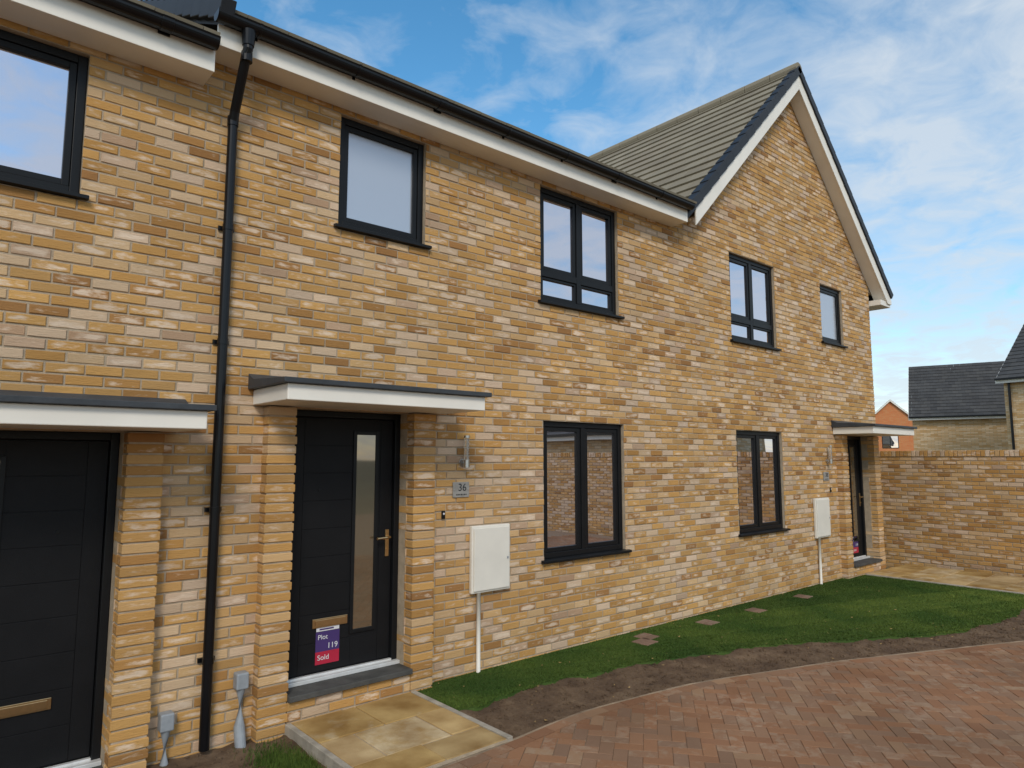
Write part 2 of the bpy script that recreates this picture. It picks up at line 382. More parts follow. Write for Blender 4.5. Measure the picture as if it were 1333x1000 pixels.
def door(h, x0, x1, zt, zs, mirror=False, number=''):
    W = x1-x0; fx = lambda a: (x0+a) if not mirror else (x1-a)
    def bx(B, a0, a1, y0, y1, z0, z1):
        p, q = sorted((fx(a0), fx(a1))); B.box(p, q, y0, y1, z0, z1)
    yL = .15
    B = MB()                       # leaf with horizontal boarded grooves
    bx(B, .055, W-.055, yL+.003, yL+.05, zs+.03, zt-.055)
    bx(B, .058, .17, yL-.002, yL+.003, zs+.035, zt-.058); bx(B, W-.17, W-.058, yL-.002, yL+.003, zs+.035, zt-.058)
    n = 9; a = zs+.036; st = (zt-.06-a)/n
    for k in range(n):
        bx(B, .173, W-.42, yL-.001, yL+.003, a+k*st+.0025, a+(k+1)*st-.0025)
    for k in range(n):
        z0_, z1_ = a+k*st+.0025, a+(k+1)*st-.0025
        if z1_ < zs+.30 or z0_ > zs+1.95: bx(B, W-.417, W-.173, yL-.001, yL+.003, z0_, z1_)
    d = B.build('door', M['door'], h, bevel=.0015)
    B = MB()
    bx(B, 0.002, .052, .112, .20, zs, zt-.001); bx(B, W-.052, W-.002, .112, .20, zs, zt-.001); bx(B, .052, W-.052, .112, .20, zt-.052, zt-.001)
    B.build('door_frame', M['frame'], d, bevel=.004)
    g0, g1 = .625, .80
    B = MB(); z0, z1 = zs+.31, zs+1.87
    bx(B, g0-.03, g0, yL-.012, yL+.004, z0-.03, z1+.03); bx(B, g1, g1+.03, yL-.012, yL+.004, z0-.03, z1+.03)
    bx(B, g0, g1, yL-.012, yL+.004, z0-.03, z0); bx(B, g0, g1, yL-.012, yL+.004, z1, z1+.03)
    B.build('glazing_bead', M['frame'], d, bevel=.003)
    B = MB(); bx(B, g0, g1, yL-.004, yL+.002, z0, z1); B.build('glass_panel', M['doorglass'], d)
    B = MB(); hx = W-.10; hz = zs+.97
    bx(B, hx-.017, hx+.017, yL-.014, yL-.001, hz-.11, hz+.11)
    p = fx(hx); sg = 1 if mirror else -1
    B.tube([(p, yL-.01, hz+.05), (p, yL-.06, hz+.05), (p+sg*.03, yL-.065, hz+.05), (p+sg*.12, yL-.062, hz+.045)], .010, 10)
    B.tube([(p, yL-.012, hz-.05), (p, yL-.022, hz-.05)], .011, 10)
    B.build('handle', M['gold'], d, bevel=.002)
    B = MB(); bx(B, .28, .575, yL-.012, yL-.0015, zs+.365, zs+.435); bx(B, .30, .555, yL-.019, yL-.012, zs+.375, zs+.425)
    B.build('letterbox', M['gold'], d, bevel=.003)
    B = MB(); bx(B, .30, .315, yL-.008, yL-.001, zs+1.42, zs+1.435); B.build('spyhole', M['black'], d)
    B = MB(); bx(B, .003, W-.003, .060, .110, zs-.010, zs+.018); bx(B, .053, W-.053, .1105, .142, zs-.010, zs+.030)
    B.build('threshold', M['alu'], d, bevel=.003)
    B = MB(); bx(B, -.002, W+.002, -.135, .20, zs-.052, zs-.012); B.build('doorstep', M['darkstep'], h, bevel=.005)
    B = MB()
    kk = int(round((zs-.052-ZO)/CH))
    zof = zs-.054-kk*CH
    brick_wall(lambda u: B, (min(fx(0), fx(W)), -.10), (1, 0), (0, -1), 0, W, zof+(kk-4)*CH, zof+kk*CH, [], zo=zof)
    B.build('step_riser', M['brick'], h, color=True)
    B = MB(); bx(B, .0, W, -.092, .20, -.42, zs-.056); B.build('step_core', M['mortar'], h)
    return d

ZS = .225
for (h, x0, x1, zt, zs, mir) in ((hl, -.03, .99, HG-DROP, ZS-.21, True), (hm, 2.107, 3.13, HG, ZS, False), (hr, 11.417, 12.44, HG, ZS, False)):
    pier(h, x0-.217, zt, -.22); pier(h, x1+.002, zt, -.22)
    ca, cb = (x0-.30, x1+.34) if not mir else (x0-.34, x1+.32)
    canopy(h, ca, cb, zt)
    door(h, x0, x1, zt, zs, mir)

# ------------------------------------------------------------------ windows
def window(h, o, style, frosted=False):
    x0, x1, z0, z1 = o; B = MB(); y0, y1 = .045, .115; f = .055
    x0 += .002; x1 -= .002; z1 -= .002; z0 += .034
    B.box(x0, x0+f, y0, y1, z0, z1); B.box(x1-f, x1, y0, y1, z0, z1)
    B.box(x0+f, x1-f, y0, y1, z1-f, z1); B.box(x0+f, x1-f, y0, y1, z0, z0+f)
    cells = []; xm = (x0+x1)/2; mw = .032
    if style == 'single': cells = [(x0+f, x1-f, z0+f, z1-f)]
    else:
        B.box(xm-mw, xm+mw, y0, y1, z0+f, z1-f)
        if style == 'double': cells = [(x0+f, xm-mw, z0+f, z1-f), (xm+mw, x1-f, z0+f, z1-f)]
        else:
            zt = z0+.31
            B.box(x0+f, xm-mw, y0, y1, zt-.036, zt+.036); B.box(xm+mw, x1-f, y0, y1, zt-.036, zt+.036)
            for a, b in ((x0+f, xm-mw), (xm+mw, x1-f)):
                cells += [(a, b, z0+f, zt-.036), (a, b, zt+.036, z1-f)]
    w = B.build('window', M['frame'], h, bevel=.004)
    S = MB()
    for ci, (a, b, c, d) in enumerate(cells):
        s = .042 if d-c > .35 else .026; y2, y3 = y0+.012, y1-.012
        a += .002; b -= .002; c += .002; d -= .002
        S.box(a, a+s, y2, y3, c, d); S.box(b-s, b, y2, y3, c, d); S.box(a+s, b-s, y2, y3, c, c+s); S.box(a+s, b-s, y2, y3, d-s, d)
        tx = random.uniform(-.0025, .0025)
        G = MB(); G.hexa((a+s, y0+.034+tx, c+s), (b-a-2*s, -tx*2, 0), (0, .016, 0), (0, 0, d-c-2*s))
        G.build('pane', M['frost'] if frosted else M['glass'], w)
    S.build('sash', M['frame'], w, bevel=.003)
    B = MB(); B.prism([(x0-.045, -.045, z0-.032), (x0-.045, -.045, z0-.008), (x0-.045, .0, z0-.002), (x0-.045, .0, z0-.032)], (x1-x0+.09, 0, 0))
    B.box(x0, x1, .0, .11, z0-.032, z0-.001)
    B.build('sill', M['frame'], w, bevel=.002)
    return w
window(hl, OP['l_win'], 'single')
window(hm, OP['m_small'], 'single', True); window(hm, OP['m_up'], 'four'); window(hm, OP['m_gr'], 'double')
window(hr, OP['r_small'], 'single', True); window(hr, OP['r_up'], 'four'); window(hr, OP['r_gr'], 'double')

# ------------------------------------------------------------------ roofs
def tiles(B, O, U, V, ulen, vlen, tw=.30, g=.27, th=.022):
    O, U, V = Vector(O), Vector(U).normalized(), Vector(V).normalized(); W = U.cross(V).normalized()
    if W.z < 0: W = -W
    nr = int(math.ceil(vlen/g))
    for r in range(nr):
        v0 = r*g; v1 = min(vlen, v0+g+.03); sh = 0 if r % 2 else tw/2
        i = -1
        while True:
            u0 = sh+i*tw; u1 = u0+tw; i += 1
            if u0 >= ulen: break
            a, b = max(0, u0+.002), min(ulen, u1-.002)
            if b-a < .03: continue
            lift = .030+random.uniform(-.001, .001)
            p = O+U*a+V*v0+W*lift; A = U*(b-a); Bv = V*(v1-v0)-W*.028; C = W*(-th)
            B.hexa(p, A, Bv, C, rc())
TH = R(28)
def main_roof(h, x0, x1, ze, x_ext=None):
    B = MB(); V = (0, math.cos(TH), math.sin(TH)); sl = 4.55/math.cos(TH)
    tiles(B, (x0, -.33, ze), (1, 0, 0), V, x1-x0, sl)
    tiles(B, (x1, 8.77, ze), (-1, 0, 0), (0, -math.cos(TH), math.sin(TH)), x1-x0, sl)
    if x_ext:
        y0 = .12; z0 = ze+(y0+.33)*math.tan(TH)
        tiles(B, (x1+.002, y0, z0), (1, 0, 0), V, x_ext-x1, (4.22-y0)/math.cos(TH))
    r = B.build('roof', M['tile'], h, color=True)
    B = MB(); D = .03; t = math.tan(TH)
    xe = x1
    B.prism([(x0+.01, -.28, ze-.02+.0), (x0+.01, 4.22, ze+4.5*t-.0), (x0+.01, 8.7, ze-.02), (x0+.01, 8.7, ze-.08), (x0+.01, 4.22, ze+4.5*t-.08), (x0+.01, -.28, ze-.08)], (xe-x0-.02, 0, 0))
    B.build('roof_deck', M['verge'], r)
    B = MB()
    for k in range(int((x1-x0)/.45)+1):
        xa = x0+k*.45; xb = min(x1, xa+.44)
        if xb-xa > .05: B.tube([(xa, 4.22, ze+4.55*t-.02), (xb, 4.22, ze+4.55*t-.02)], .11, 12)
    B.build('ridge_tile', M['tile'], r, color=True)
    # left verge caps climbing in steps
    B = MB(); Vv = Vector(V); Wn = Vector((0, -math.sin(TH), math.cos(TH)))
    for k in range(int(sl/.27)):
        O = Vector((x0-.05, -.35, ze-.07))+Vv*(k*.27)
        B.hexa(O, (.10, 0, 0), Vv*.285-Wn*.02, Wn*.13)
    B.build('verge_cap', M['verge'], r, bevel=.006)
    return r
def eaves(h, x0, x1, zs):
    B = MB(); B.box(x0, x1, -.25, -.228, zs-.004, zs+.15); B.build('fascia', M['white'], h, bevel=.003)
    B = MB(); B.box(x0+.002, x1-.002, -.228, -.0025, zs, zs+.012)
    B.prism([(x1-.012, -.2285, zs+.012), (x1-.012, -.003, zs+.012), (x1-.012, -.003, zs+.27), (x1-.012, -.2285, zs+.15)], (.011, 0, 0))
    B.build('soffit', M['white'], h)
    # half round gutter
    r = .056; yc = -.31; zc = zs+.185; n = 12
    prof = [(yc+r*math.cos(math.pi+math.pi*k/n), zc+r*math.sin(math.pi+math.pi*k/n)) for k in range(n+1)]
    prof = [(yc-r-.006, zc+.012)]+prof+[(yc+r, zc+.012)]
    inner = [(yc+(y-yc)*.93, zc+(z-zc)*.93+.002) for y, z in reversed(prof)]
    loop = [(x0-.03, y, z) for y, z in prof+inner]
    B = MB(); B.prism(loop, (x1-x0+.02, 0, 0))
    B.prism([(x0-.034, y, z) for y, z in prof], (.008, 0, 0)); B.prism([(x1-.012, y, z) for y, z in prof], (.008, 0, 0))
    g = B.build('gutter', M['black'], h)
    k = 0; x = x0+.25
    while x < x1-.1:
        pr = [(x, yc+(y-yc)*1.10, zc+(z-zc)*1.10) for y, z in prof]
        wd = .075 if k % 3 == 2 else .022
        B = MB(); B.prism(pr, (wd, 0, 0)); B.box(x, x+wd, -.262, -.249, zs+.125, zs+.20)
        B.build('gutter_bracket', M['black'], g, bevel=.003)
        x += .78; k += 1
SOF = 4.785
main_roof(hl, -5.5, 1.36, SOF-DROP+.215); eaves(hl, -5.5, 1.36, SOF-DROP)
main_roof(hm, 1.39, 7.0, SOF+.215, 10.0); eaves(hm, 1.37, 6.93, SOF)

# steep gable roof
B = MB(); c, s = 1/math.hypot(1, SL), SL/math.hypot(1, SL); half = 3.22; sl = half/c; yf = -.20
zf = AZ-half*SL
tiles(B, (AX-half, yf, zf), (0, 1, 0), (c, 0, s), 8.9, sl)
tiles(B, (AX+half, yf, zf), (0, 1, 0), (-c, 0, s), 8.9, sl)
rg = B.build('roof', M['tile'], hr, color=True)
B = MB()
B.prism([(AX-half+.02, yf+.01, zf-.01), (AX, yf+.01, AZ-.01), (AX+half-.02, yf+.01, zf-.01), (AX+half-.02, yf+.01, zf-.06), (AX, yf+.01, AZ-.07), (AX-half+.02, yf+.01, zf-.06)], (0, 8.85, 0))
B.build('roof_deck', M['verge'], rg)
B = MB(); k = 0; y = yf-.03
while y < 8.6:
    B.tube([(AX, y, AZ-.0), (AX, y+.44, AZ-.0)], .10, 12); y += .45
B.build('ridge_tile', M['tile'], rg, color=True)
for sg in (-1, 1):      # dry verge caps
    B = MB(); V = Vector((-sg*c, 0, s)); W = Vector((sg*s, 0, c))
    for k in range(int(sl/.27)+1):
        O = Vector((AX+sg*half, yf-.045, zf))+V*(k*.27)-W*.070
        ln = min(.280, sl-k*.27+.03)
        B.hexa(O, (0, .13, 0), V*ln-W*.012, W*.12)
    B.build('verge_cap', M['verge'], rg, bevel=.008)
    # bargeboard as a mitred prism and the soffit behind it; the left one stops on the neighbour's gutter
    t = .165/c; hf = half-.02 if sg > 0 else half-.30
    top0 = (AX+sg*hf, AZ-hf*SL-.075/c); topA = (AX, AZ-.075/c)
    foot = [(top0[0], yf-.018, top0[1]-t)] if sg < 0 else [(top0[0], yf-.018, top0[1]-.07), (top0[0]-.16, yf-.018, top0[1]-.07)]
    B = MB()
    B.prism([(top0[0], yf-.018, top0[1]), (topA[0]+sg*.001, yf-.018, topA[1]), (topA[0]+sg*.001, yf-.018, topA[1]-t)]+list(reversed(foot)), (0, .022, 0))
    B.build('bargeboard', M['white'], hr, bevel=.003)
    B = MB()
    hx_ = top0[0]-sg*.16; hz_ = top0[1]-t+.16*SL
    B.prism([(hx_, yf+.006, hz_+.02), (topA[0]+sg*.001, yf+.006, topA[1]-t+.02), (topA[0]+sg*.001, yf+.006, topA[1]-t+.034), (hx_, yf+.006, hz_+.034)], (0, -yf-.010, 0))
    B.build('verge_soffit', M['white'], hr)
# boxed end at the right eave
B = MB(); xa, xb = P3+.02, AX+half-.02
zt_ = zf-.10; zb = zt_-.085
B.box(xa, xb, yf+.006, 8.5, zb-.02, zt_-.01)
B.build('eaves_box', M['white'], hr, bevel=.003)
B = MB(); B.tube([(AX+half+.05, yf+.10, zf-.07), (AX+half+.05, 8.6, zf-.07)], .05, 12); B.build('gutter', M['black'], hr)

# downpipe on the party line
B = MB(); r = .034; px_ = 1.56; py_ = -.055; zg = SOF+.13
B.tube([(1.56, -.31, zg), (1.56, -.31, zg-.12), (1.555, -.29, zg-.17), (px_, -.085, zg-.50), (px_, py_, zg-.58), (px_, py_, -.02)], r, 16)
dp = B.build('downpipe', M['black'], hm, smooth=False)
B = MB(); B.tube([(1.56, -.31, zg+.01), (1.56, -.31, zg-.10)], [.050, .040], 16); B.build('outlet', M['black'], dp)
for z, yy in ((zg-.17, -.29), (zg-.56, py_)):
    B = MB(); B.tube([(px_, yy, z+.03), (px_, yy, z-.04)], .039, 16); B.build('pipe_collar', M['black'], dp)
for z in (3.55, 2.72, 1.55, .55):
    B = MB(); B.tube([(px_, py_, z+.02), (px_, py_, z-.02)], .038, 16); B.box(px_-.055, px_+.055, -.02, -.003, z-.015, z+.015)
    B.build('pipe_clip', M['black'], dp)

# grey rain water gullies at the wall base
def gully(x, zt, label):
    t = empty('gully_pipe', (x, 0, -.05), label, 'pipe', 'grey pipes at the wall base')
    B = MB(); B.box(x-.042, x+.042, -.085, -.003, zt-.11, zt); B.build('cover_box', M['pipe'], t, bevel=.010)
    B = MB(); B.tube([(x, -.045, zt-.09), (x, -.045, zt-.36), (x, -.06, zt-.41), (x, -.09, zt-.50)], .037, 16)
    B.build('pipe', M['pipe'], t, smooth=False)
gully(1.79, .43, 'grey pipe beside the left pier of number 36, right of the black downpipe')
gully(1.32, .27, 'grey pipe beside the far left door pier, left of the black downpipe')

# ------------------------------------------------------------------ fittings on the wall
def meter(x0, x1, label):
    t = empty('meter_box', (x0, 0, .70), label, 'meter box', 'white meter boxes')
    z0, z1 = .70, 1.295
    B = MB(); B.box(x0, x1, -.045, -.002, z0, z1); B.build('housing', M['box'], t, bevel=.01)
    B = MB(); B.box(x0+.018, x1-.018, -.058, -.045, z0+.02, z1-.02); d = B.build('cover_door', M['box'], t, bevel=.006)
    B = MB(); B.box(x1-.05, x1-.035, -.064, -.058, .98, 1.0); B.build('latch', M['pipe'], d)
    B = MB(); xm = x0+.09; B.tube([(xm, -.03, z0+.005), (xm, -.03, .01)], .019, 12); B.build('conduit', M['box'], t, smooth=True)
meter(3.79, 4.24, 'white meter box on brick left of the ground floor window of number 36')
meter(10.33, 10.78, 'white meter box beside the far front door under the gable')
def lamp(x, label):
    t = empty('wall_light', (x, 0, 1.95), label, 'light', 'steel wall lights')
    B = MB(); B.tube([(x, -.003, 1.86), (x, -.018, 1.86)], .036, 18); B.tube([(x, -.018, 1.86), (x, -.06, 1.86)], .009, 10)
    B.build('bracket', M['steel'], t, bevel=.002)
    B = MB(); B.tube([(x, -.065, 1.82), (x, -.065, 1.89)], .027, 20); B.tube([(x, -.065, 2.085), (x, -.065, 2.105)], .028, 20)
    for a in range(3): B.tube([(x+.024*math.cos(a*2.1), -.065+.024*math.sin(a*2.1), 1.89), (x+.024*math.cos(a*2.1), -.065+.024*math.sin(a*2.1), 2.085)], .0025, 6)
    B.build('lamp_body', M['steel'], t)
    m = M.get('lampglass')
    if not m:
        m, nt, b = newmat('lamp_glass'); b.inputs['Transmission Weight'].default_value = .9; b.inputs['Roughness'].default_value = .1; b.inputs['Base Color'].default_value = (.85, .87, .9, 1); M['lampglass'] = m
    B = MB(); B.tube([(x, -.065, 1.892), (x, -.065, 2.083)], .021, 20); B.build('lamp_glass', m, t, smooth=False)
lamp(3.71, 'steel and glass wall light above the number 36 plaque')
lamp(10.86, 'steel and glass wall light beside the far front door')

def text(name, s, size, loc, mat, parent=None, align='CENTER', squash=1):
    cu = bpy.data.curves.new(name, 'FONT'); cu.body = s; cu.size = size; cu.align_x = align; cu.align_y = 'CENTER'; cu.extrude = .0008
    o = bpy.data.objects.new(name, cu); col.objects.link(o); bpy.context.view_layer.update()
    dg = bpy.context.evaluated_depsgraph_get()
    me = bpy.data.meshes.new_from_object(o.evaluated_get(dg)); bpy.data.objects.remove(o)
    vs = [(loc[0]+v.co.x*squash, loc[1]-v.co.z, loc[2]+v.co.y) for v in me.vertices]
    off = root_off(parent) if parent else Vector((0, 0, 0))
    m2 = bpy.data.meshes.new(name); m2.from_pydata([tuple(Vector(v)-off) for v in vs], [], [tuple(p.vertices) for p in me.polygons])
    m2.materials.append(mat); q = bpy.data.objects.new(name, m2); col.objects.link(q)
    if parent: q.parent = parent
    return q
def plaque(x, s, label):
    t = empty('number_plaque', (x, 0, 1.62), label, 'house number', 'house number plaques')
    B = MB(); B.box(x-.09, x+.09, -.012, -.003, 1.555, 1.69); B.build('plate', M['plate'], t, bevel=.003)
    text('numerals', s, .094, (x+.012, -.0135, 1.640), M['ink'], t)
    B = MB(); xx = x-.055                   # tiny line of lettering, too small to read
    for wd in (.008, .014, .010, .016, .008, .012, .010): B.box(xx, xx+wd, -.0135, -.0122, 1.573, 1.585); xx += wd+.006
    B.build('small_lettering', M['ink'], t)
    for dx in (-.078, .078):
        B = MB(); B.tube([(x+dx, -.012, 1.6225), (x+dx, -.017, 1.6225)], .005, 8)
        B.build('screw', M['steel'], t)
plaque(3.69, '36', 'grey house plaque reading 36 beside the front door')
plaque(10.80, '38', 'grey house plaque beside the far front door under the gable')
def bell(x, label):
    t = empty('doorbell', (x, 0, 1.41), label, 'doorbell', 'doorbells')
    B = MB(); B.box(x-.018, x+.018, -.016, -.003, 1.375, 1.445); B.build('casing', M['black'], t, bevel=.004)
    B = MB(); B.tube([(x, -.016, 1.42), (x, -.021, 1.42)], .009, 12); B.build('button', M['s_white'], t)
bell(3.5, 'small black doorbell on the brick right of the number 36 door')
bell(10.93, 'small black doorbell on the brick by the far front door')

def sticker(x0, x1, z0, z1, label, full=True):
    y = .1475; t = empty('sold_sticker', (x0, y, z0), label, 'sticker', 'sold stickers on the doors')
    w = x1-x0; hh = z1-z0
    B = MB(); B.box(x0+.004, x1-.004, y-.0015, y-.0002, z1-hh*.13, z1-.008); B.build('header_card', M['s_white'], t)
    B = MB(); B.box(x0, x1, y-.0015, y-.0002, z0+hh*.33, z1-hh*.14); B.build('plot_panel', M['s_purple'], t)
    B = MB(); B.box(x0, x1, y-.0015, y-.0002, z0, z0+hh*.33); B.build('sold_panel', M['s_red'], t)
    if full:
        text('plot_lettering', 'Plot', .052, (x0+.016, y-.003, z1-hh*.29), M['s_white'], t, 'LEFT')
        text('plot_numerals', '119', .060, (x1-.014, y-.003, z0+hh*.46), M['s_white'], t, 'RIGHT')
        text('sold_lettering', 'Sold', .054, (x0+.016, y-.003, z0+hh*.17), M['s_white'], t, 'LEFT', 1.05)
    B = MB(); B.box(x0+.03, x1-.05, y-.0025, y-.0016, z1-hh*.10, z1-hh*.06); B.build('header_mark', M['s_purple'], t)
sticker(2.42, 2.62, .312, .597, 'white, purple and red sticker reading Plot 119 Sold on the middle door')
sticker(11.99, 12.19, .315, .60, 'small sold sticker low on the far front door')

# ------------------------------------------------------------------ ground
XK = np.arange(-6, 14.01, .05)
YK = np.interp(XK, [-6, 1, 3.04, 3.9, 5.13, 6.76, 8.88, 14], [-1.5, -1.38, -1.33, -1.25, -1.42, -1.96, -2.88, -5.4])
ker = np.hanning(19); ker /= ker.sum(); YK = np.convolve(np.pad(YK, 9, mode='edge'), ker, mode='valid')
fk = lambda x: float(np.interp(x, XK, YK))
GX = [3.19, 3.35, 4.07, 5.35, 6.77, 7.46, 8.63, 10, 11.8]; GY = [-.60, -.68, -.60, -.81, -1.26, -1.66, -2.30, -2.50, -2.42]
gk = lambda x: float(np.interp(x, GX, GY)) + .02*math.sin(x*9)+.015*math.sin(x*23+1)
B = MB(); S_ = 600; B.add([(-S_, -S_, -.13), (S_, -S_, -.13), (S_, S_, -.13), (-S_, S_, -.13)], [(0, 1, 2, 3)])
tag(B.build('ground', plain('far_ground', (.10, .10, .06), .95, .3, .2)), kind='structure')

from mathutils import noise
def bed(name, x0, x1, ylo, yhi, zf_, step=.04):
    B = MB(); nx = int((x1-x0)/step); ny = int(1.6/step)
    for i in range(nx+1):
        x = x0+(x1-x0)*i/nx; a, b = ylo(x), yhi(x)
        for j in range(ny+1):
            y = a+(b-a)*j/ny
            z = zf_(x, y) + .022*noise.noise(Vector((x*4, y*4, 0))) + .016*noise.noise(Vector((x*15, y*15, 3)))
            B.v.append((x, y, z)); B.c.append((0, 0, 0, 1))
    for i in range(nx):
        for j in range(ny):
            a = i*(ny+1)+j; B.f.append((a, a+ny+1, a+ny+2, a+1))
    o = B.build(name, M['soil'], smooth=True); return tag(o, kind='structure')
bed('soil_bed', 3.19, 11.82, lambda x: fk(x)+.02, lambda x: .0, lambda x, y: -.008)
bed('soil_ground', -5.5, 2.09, lambda x: fk(x)+.02, lambda x: .0, lambda x, y: -.05-.04*(x < 1.2))
# clods and stones
B = MB()
for k in range(6500):
    x = random.uniform(.2, 11.5)
    if 2.08 < x < 3.2: continue
    if x > 3.2: y = random.uniform(fk(x)+.01, gk(x)+.04); z = -.008
    else: y = random.uniform(fk(x)+.06, -.02); z = -.05
    z += .022*noise.noise(Vector((x*4, y*4, 0)))
    r = random.uniform(.004, .017) * (1.6 if random.random() < .06 else 1)
    vs = []
    for (a, b, c_) in ((1, 0, 0), (-1, 0, 0), (0, 1, 0), (0, -1, 0), (0, 0, 1), (0, 0, -1)):
        q = r*random.uniform(.6, 1.2); vs.append((x+a*q, y+b*q, z+c_*q*.7))
    B.add(vs, [(0, 2, 4), (2, 1, 4), (1, 3, 4), (3, 0, 4), (2, 0, 5), (1, 2, 5), (3, 1, 5), (0, 3, 5)])
tag(B.build('soil_clods', M['soil'], smooth=True), 'loose brown clods and stones over the soil strip', 'soil', kind='stuff')

# turf: base sheet with a cut edge, and the blades
B = MB(); nx = 170
for i in range(nx+1):
    x = 3.19+(11.78-3.19)*i/nx; e = gk(x)
    for (y, z) in ((-.002, .018), (e*.5, .018), (e+.02, .016), (e, -.03)):
        B.v.append((x, y, z)); B.c.append((.25, 0, 0, 1))
for i in range(nx):
    for j in range(3):
        a = i*4+j; B.f.append((a, a+1, a+5, a+4))
B.f.append((0, 1, 2, 3))
ls = B.build('lawn_base', M['grass'], color=True); tag(ls, kind='structure')
n = 300000
xs = np.random.uniform(3.2, 11.77, n); ys = np.random.uniform(-2.55, -.005, n)
ge = np.interp(xs, GX, GY)+.02*np.sin(xs*9)+.015*np.sin(xs*23+1)
STN = [(5.80, -.36, .1), (5.98, -.24, .1), (7.02, -.30, .05), (8.02, -.33, .0), (9.30, -.30, .1)]
ok = ys > ge-.01
for (sx, sy, sa) in STN: ok &= ~((abs(xs-sx) < .12) & (abs(ys-sy) < .09))
xs, ys = xs[ok], ys[ok]; n = len(xs)
an = np.random.uniform(0, 2*math.pi, n); h_ = np.random.uniform(.008, .017, n); w_ = np.random.uniform(.0022, .0042, n)*(1+xs*.06)
lx = np.random.normal(0, .010, n); ly = np.random.normal(0, .010, n)
V3 = np.zeros((n, 3, 3)); V3[:, 0] = np.stack([xs-w_*np.cos(an), ys-w_*np.sin(an), np.full(n, .014)], 1)
V3[:, 1] = np.stack([xs+w_*np.cos(an), ys+w_*np.sin(an), np.full(n, .014)], 1); V3[:, 2] = np.stack([xs+lx, ys+ly, .014+h_], 1)
# rolled turf strips laid across the bed, each of a slightly different tone, thin seams between
ph = (xs*.35+ys)/.41; sid = np.floor(ph).astype(int); tone = np.random.RandomState(3).uniform(-.20, .20, 200)
seam = np.abs(ph-np.round(ph)) < .035
right = np.clip((xs-7.0)/4.0, 0, 1)*np.clip((-ys-.5)/1.2, 0, 1)
cv = np.clip(np.random.beta(3, 3, n)*.5+.10+tone[sid % 200]-.22*seam+.30*right, 0, .9); cv[np.random.rand(n) < .004] = 1.0
me = bpy.data.meshes.new('lawn_grass'); me.from_pydata(V3.reshape(-1, 3).tolist(), [], np.arange(3*n).reshape(-1, 3).tolist())
at = me.attributes.new('rnd', 'FLOAT_COLOR', 'POINT'); ca = np.zeros((n*3, 4), np.float32); ca[:, 0] = np.repeat(cv, 3); ca[:, 3] = 1
at.data.foreach_set('color', ca.ravel()); me.materials.append(M['grass'])
o = bpy.data.objects.new('lawn_grass', me); col.objects.link(o); tag(o, 'short green turf in front of the brick facade', 'grass', kind='stuff')
# small turf patch left of the path
n = 5000; xs = np.random.normal(1.93, .09, n); ys = np.random.normal(-.62, .17, n); okk = (xs < 2.07); xs, ys = xs[okk], ys[okk]; n = len(xs)
an = np.random.uniform(0, 6.28, n); V3 = np.zeros((n, 3, 3)); hh = np.random.uniform(.02, .05, n)
V3[:, 0] = np.stack([xs-.003*np.cos(an), ys-.003*np.sin(an), np.full(n, -.06)], 1); V3[:, 1] = np.stack([xs+.003*np.cos(an), ys+.003*np.sin(an), np.full(n, -.06)], 1)
V3[:, 2] = np.stack([xs+np.random.normal(0, .012, n), ys+np.random.normal(0, .012, n), -.05+hh], 1)
me = bpy.data.meshes.new('grass_patch'); me.from_pydata(V3.reshape(-1, 3).tolist(), [], np.arange(3*n).reshape(-1, 3).tolist())
at = me.attributes.new('rnd', 'FLOAT_COLOR', 'POINT'); ca = np.zeros((n*3, 4), np.float32); ca[:, 0] = np.repeat(np.random.uniform(.1, .7, n), 3); ca[:, 3] = 1
at.data.foreach_set('color', ca.ravel()); me.materials.append(M['grass'])
o = bpy.data.objects.new('grass_patch', me); col.objects.link(o); tag(o, 'small tuft of grass in the soil left of the slab path', 'grass', kind='stuff')
# fallen leaves
B = MB()
for k in range(70):
    x = random.uniform(3.4, 11.3); y = random.uniform(gk(x)+.03, -.05) if random.random() < .5 else random.uniform(fk(x)+.05, gk(x))
    a = random.uniform(0, 6.28); r = random.uniform(.008, .018); z = .030 if y > gk(x) else .012
    B.add([(x+r*math.cos(a), y+r*math.sin(a), z+.006), (x+.5*r*math.cos(a+1.57), y+.5*r*math.sin(a+1.57), z), (x-r*math.cos(a), y-r*math.sin(a), z+.008), (x-.5*r*math.cos(a+1.57), y-.5*r*math.sin(a+1.57), z+.002)], [(0, 1, 2, 3)])
tag(B.build('fallen_leaves', M['leaf']), 'scattered small dry leaves on the lawn and soil', 'leaves', kind='stuff')
names = ['nearest', 'second nearest', 'third nearest', 'fourth nearest', 'farthest']
for k, (sx, sy, sa) in enumerate(STN):
    B = MB()
    for q in range(2):
        cx, cy = sx-.0, sy-.052+q*.104; e = Vector((math.cos(sa), math.sin(sa), 0)); f_ = Vector((-math.sin(sa), math.cos(sa), 0))
        B.hexa(Vector((cx, cy, -.02))-e*.105-f_*.05, e*.21, f_*.098, (0, 0, .046), rc())
    tag(B.build('stepping_block', M['block'], bevel=.004, color=True, off=(sx, sy, 0)), 'brown paving block set in the lawn, %s to the camera' % names[k], 'paving block', 'paving blocks set into the lawn')

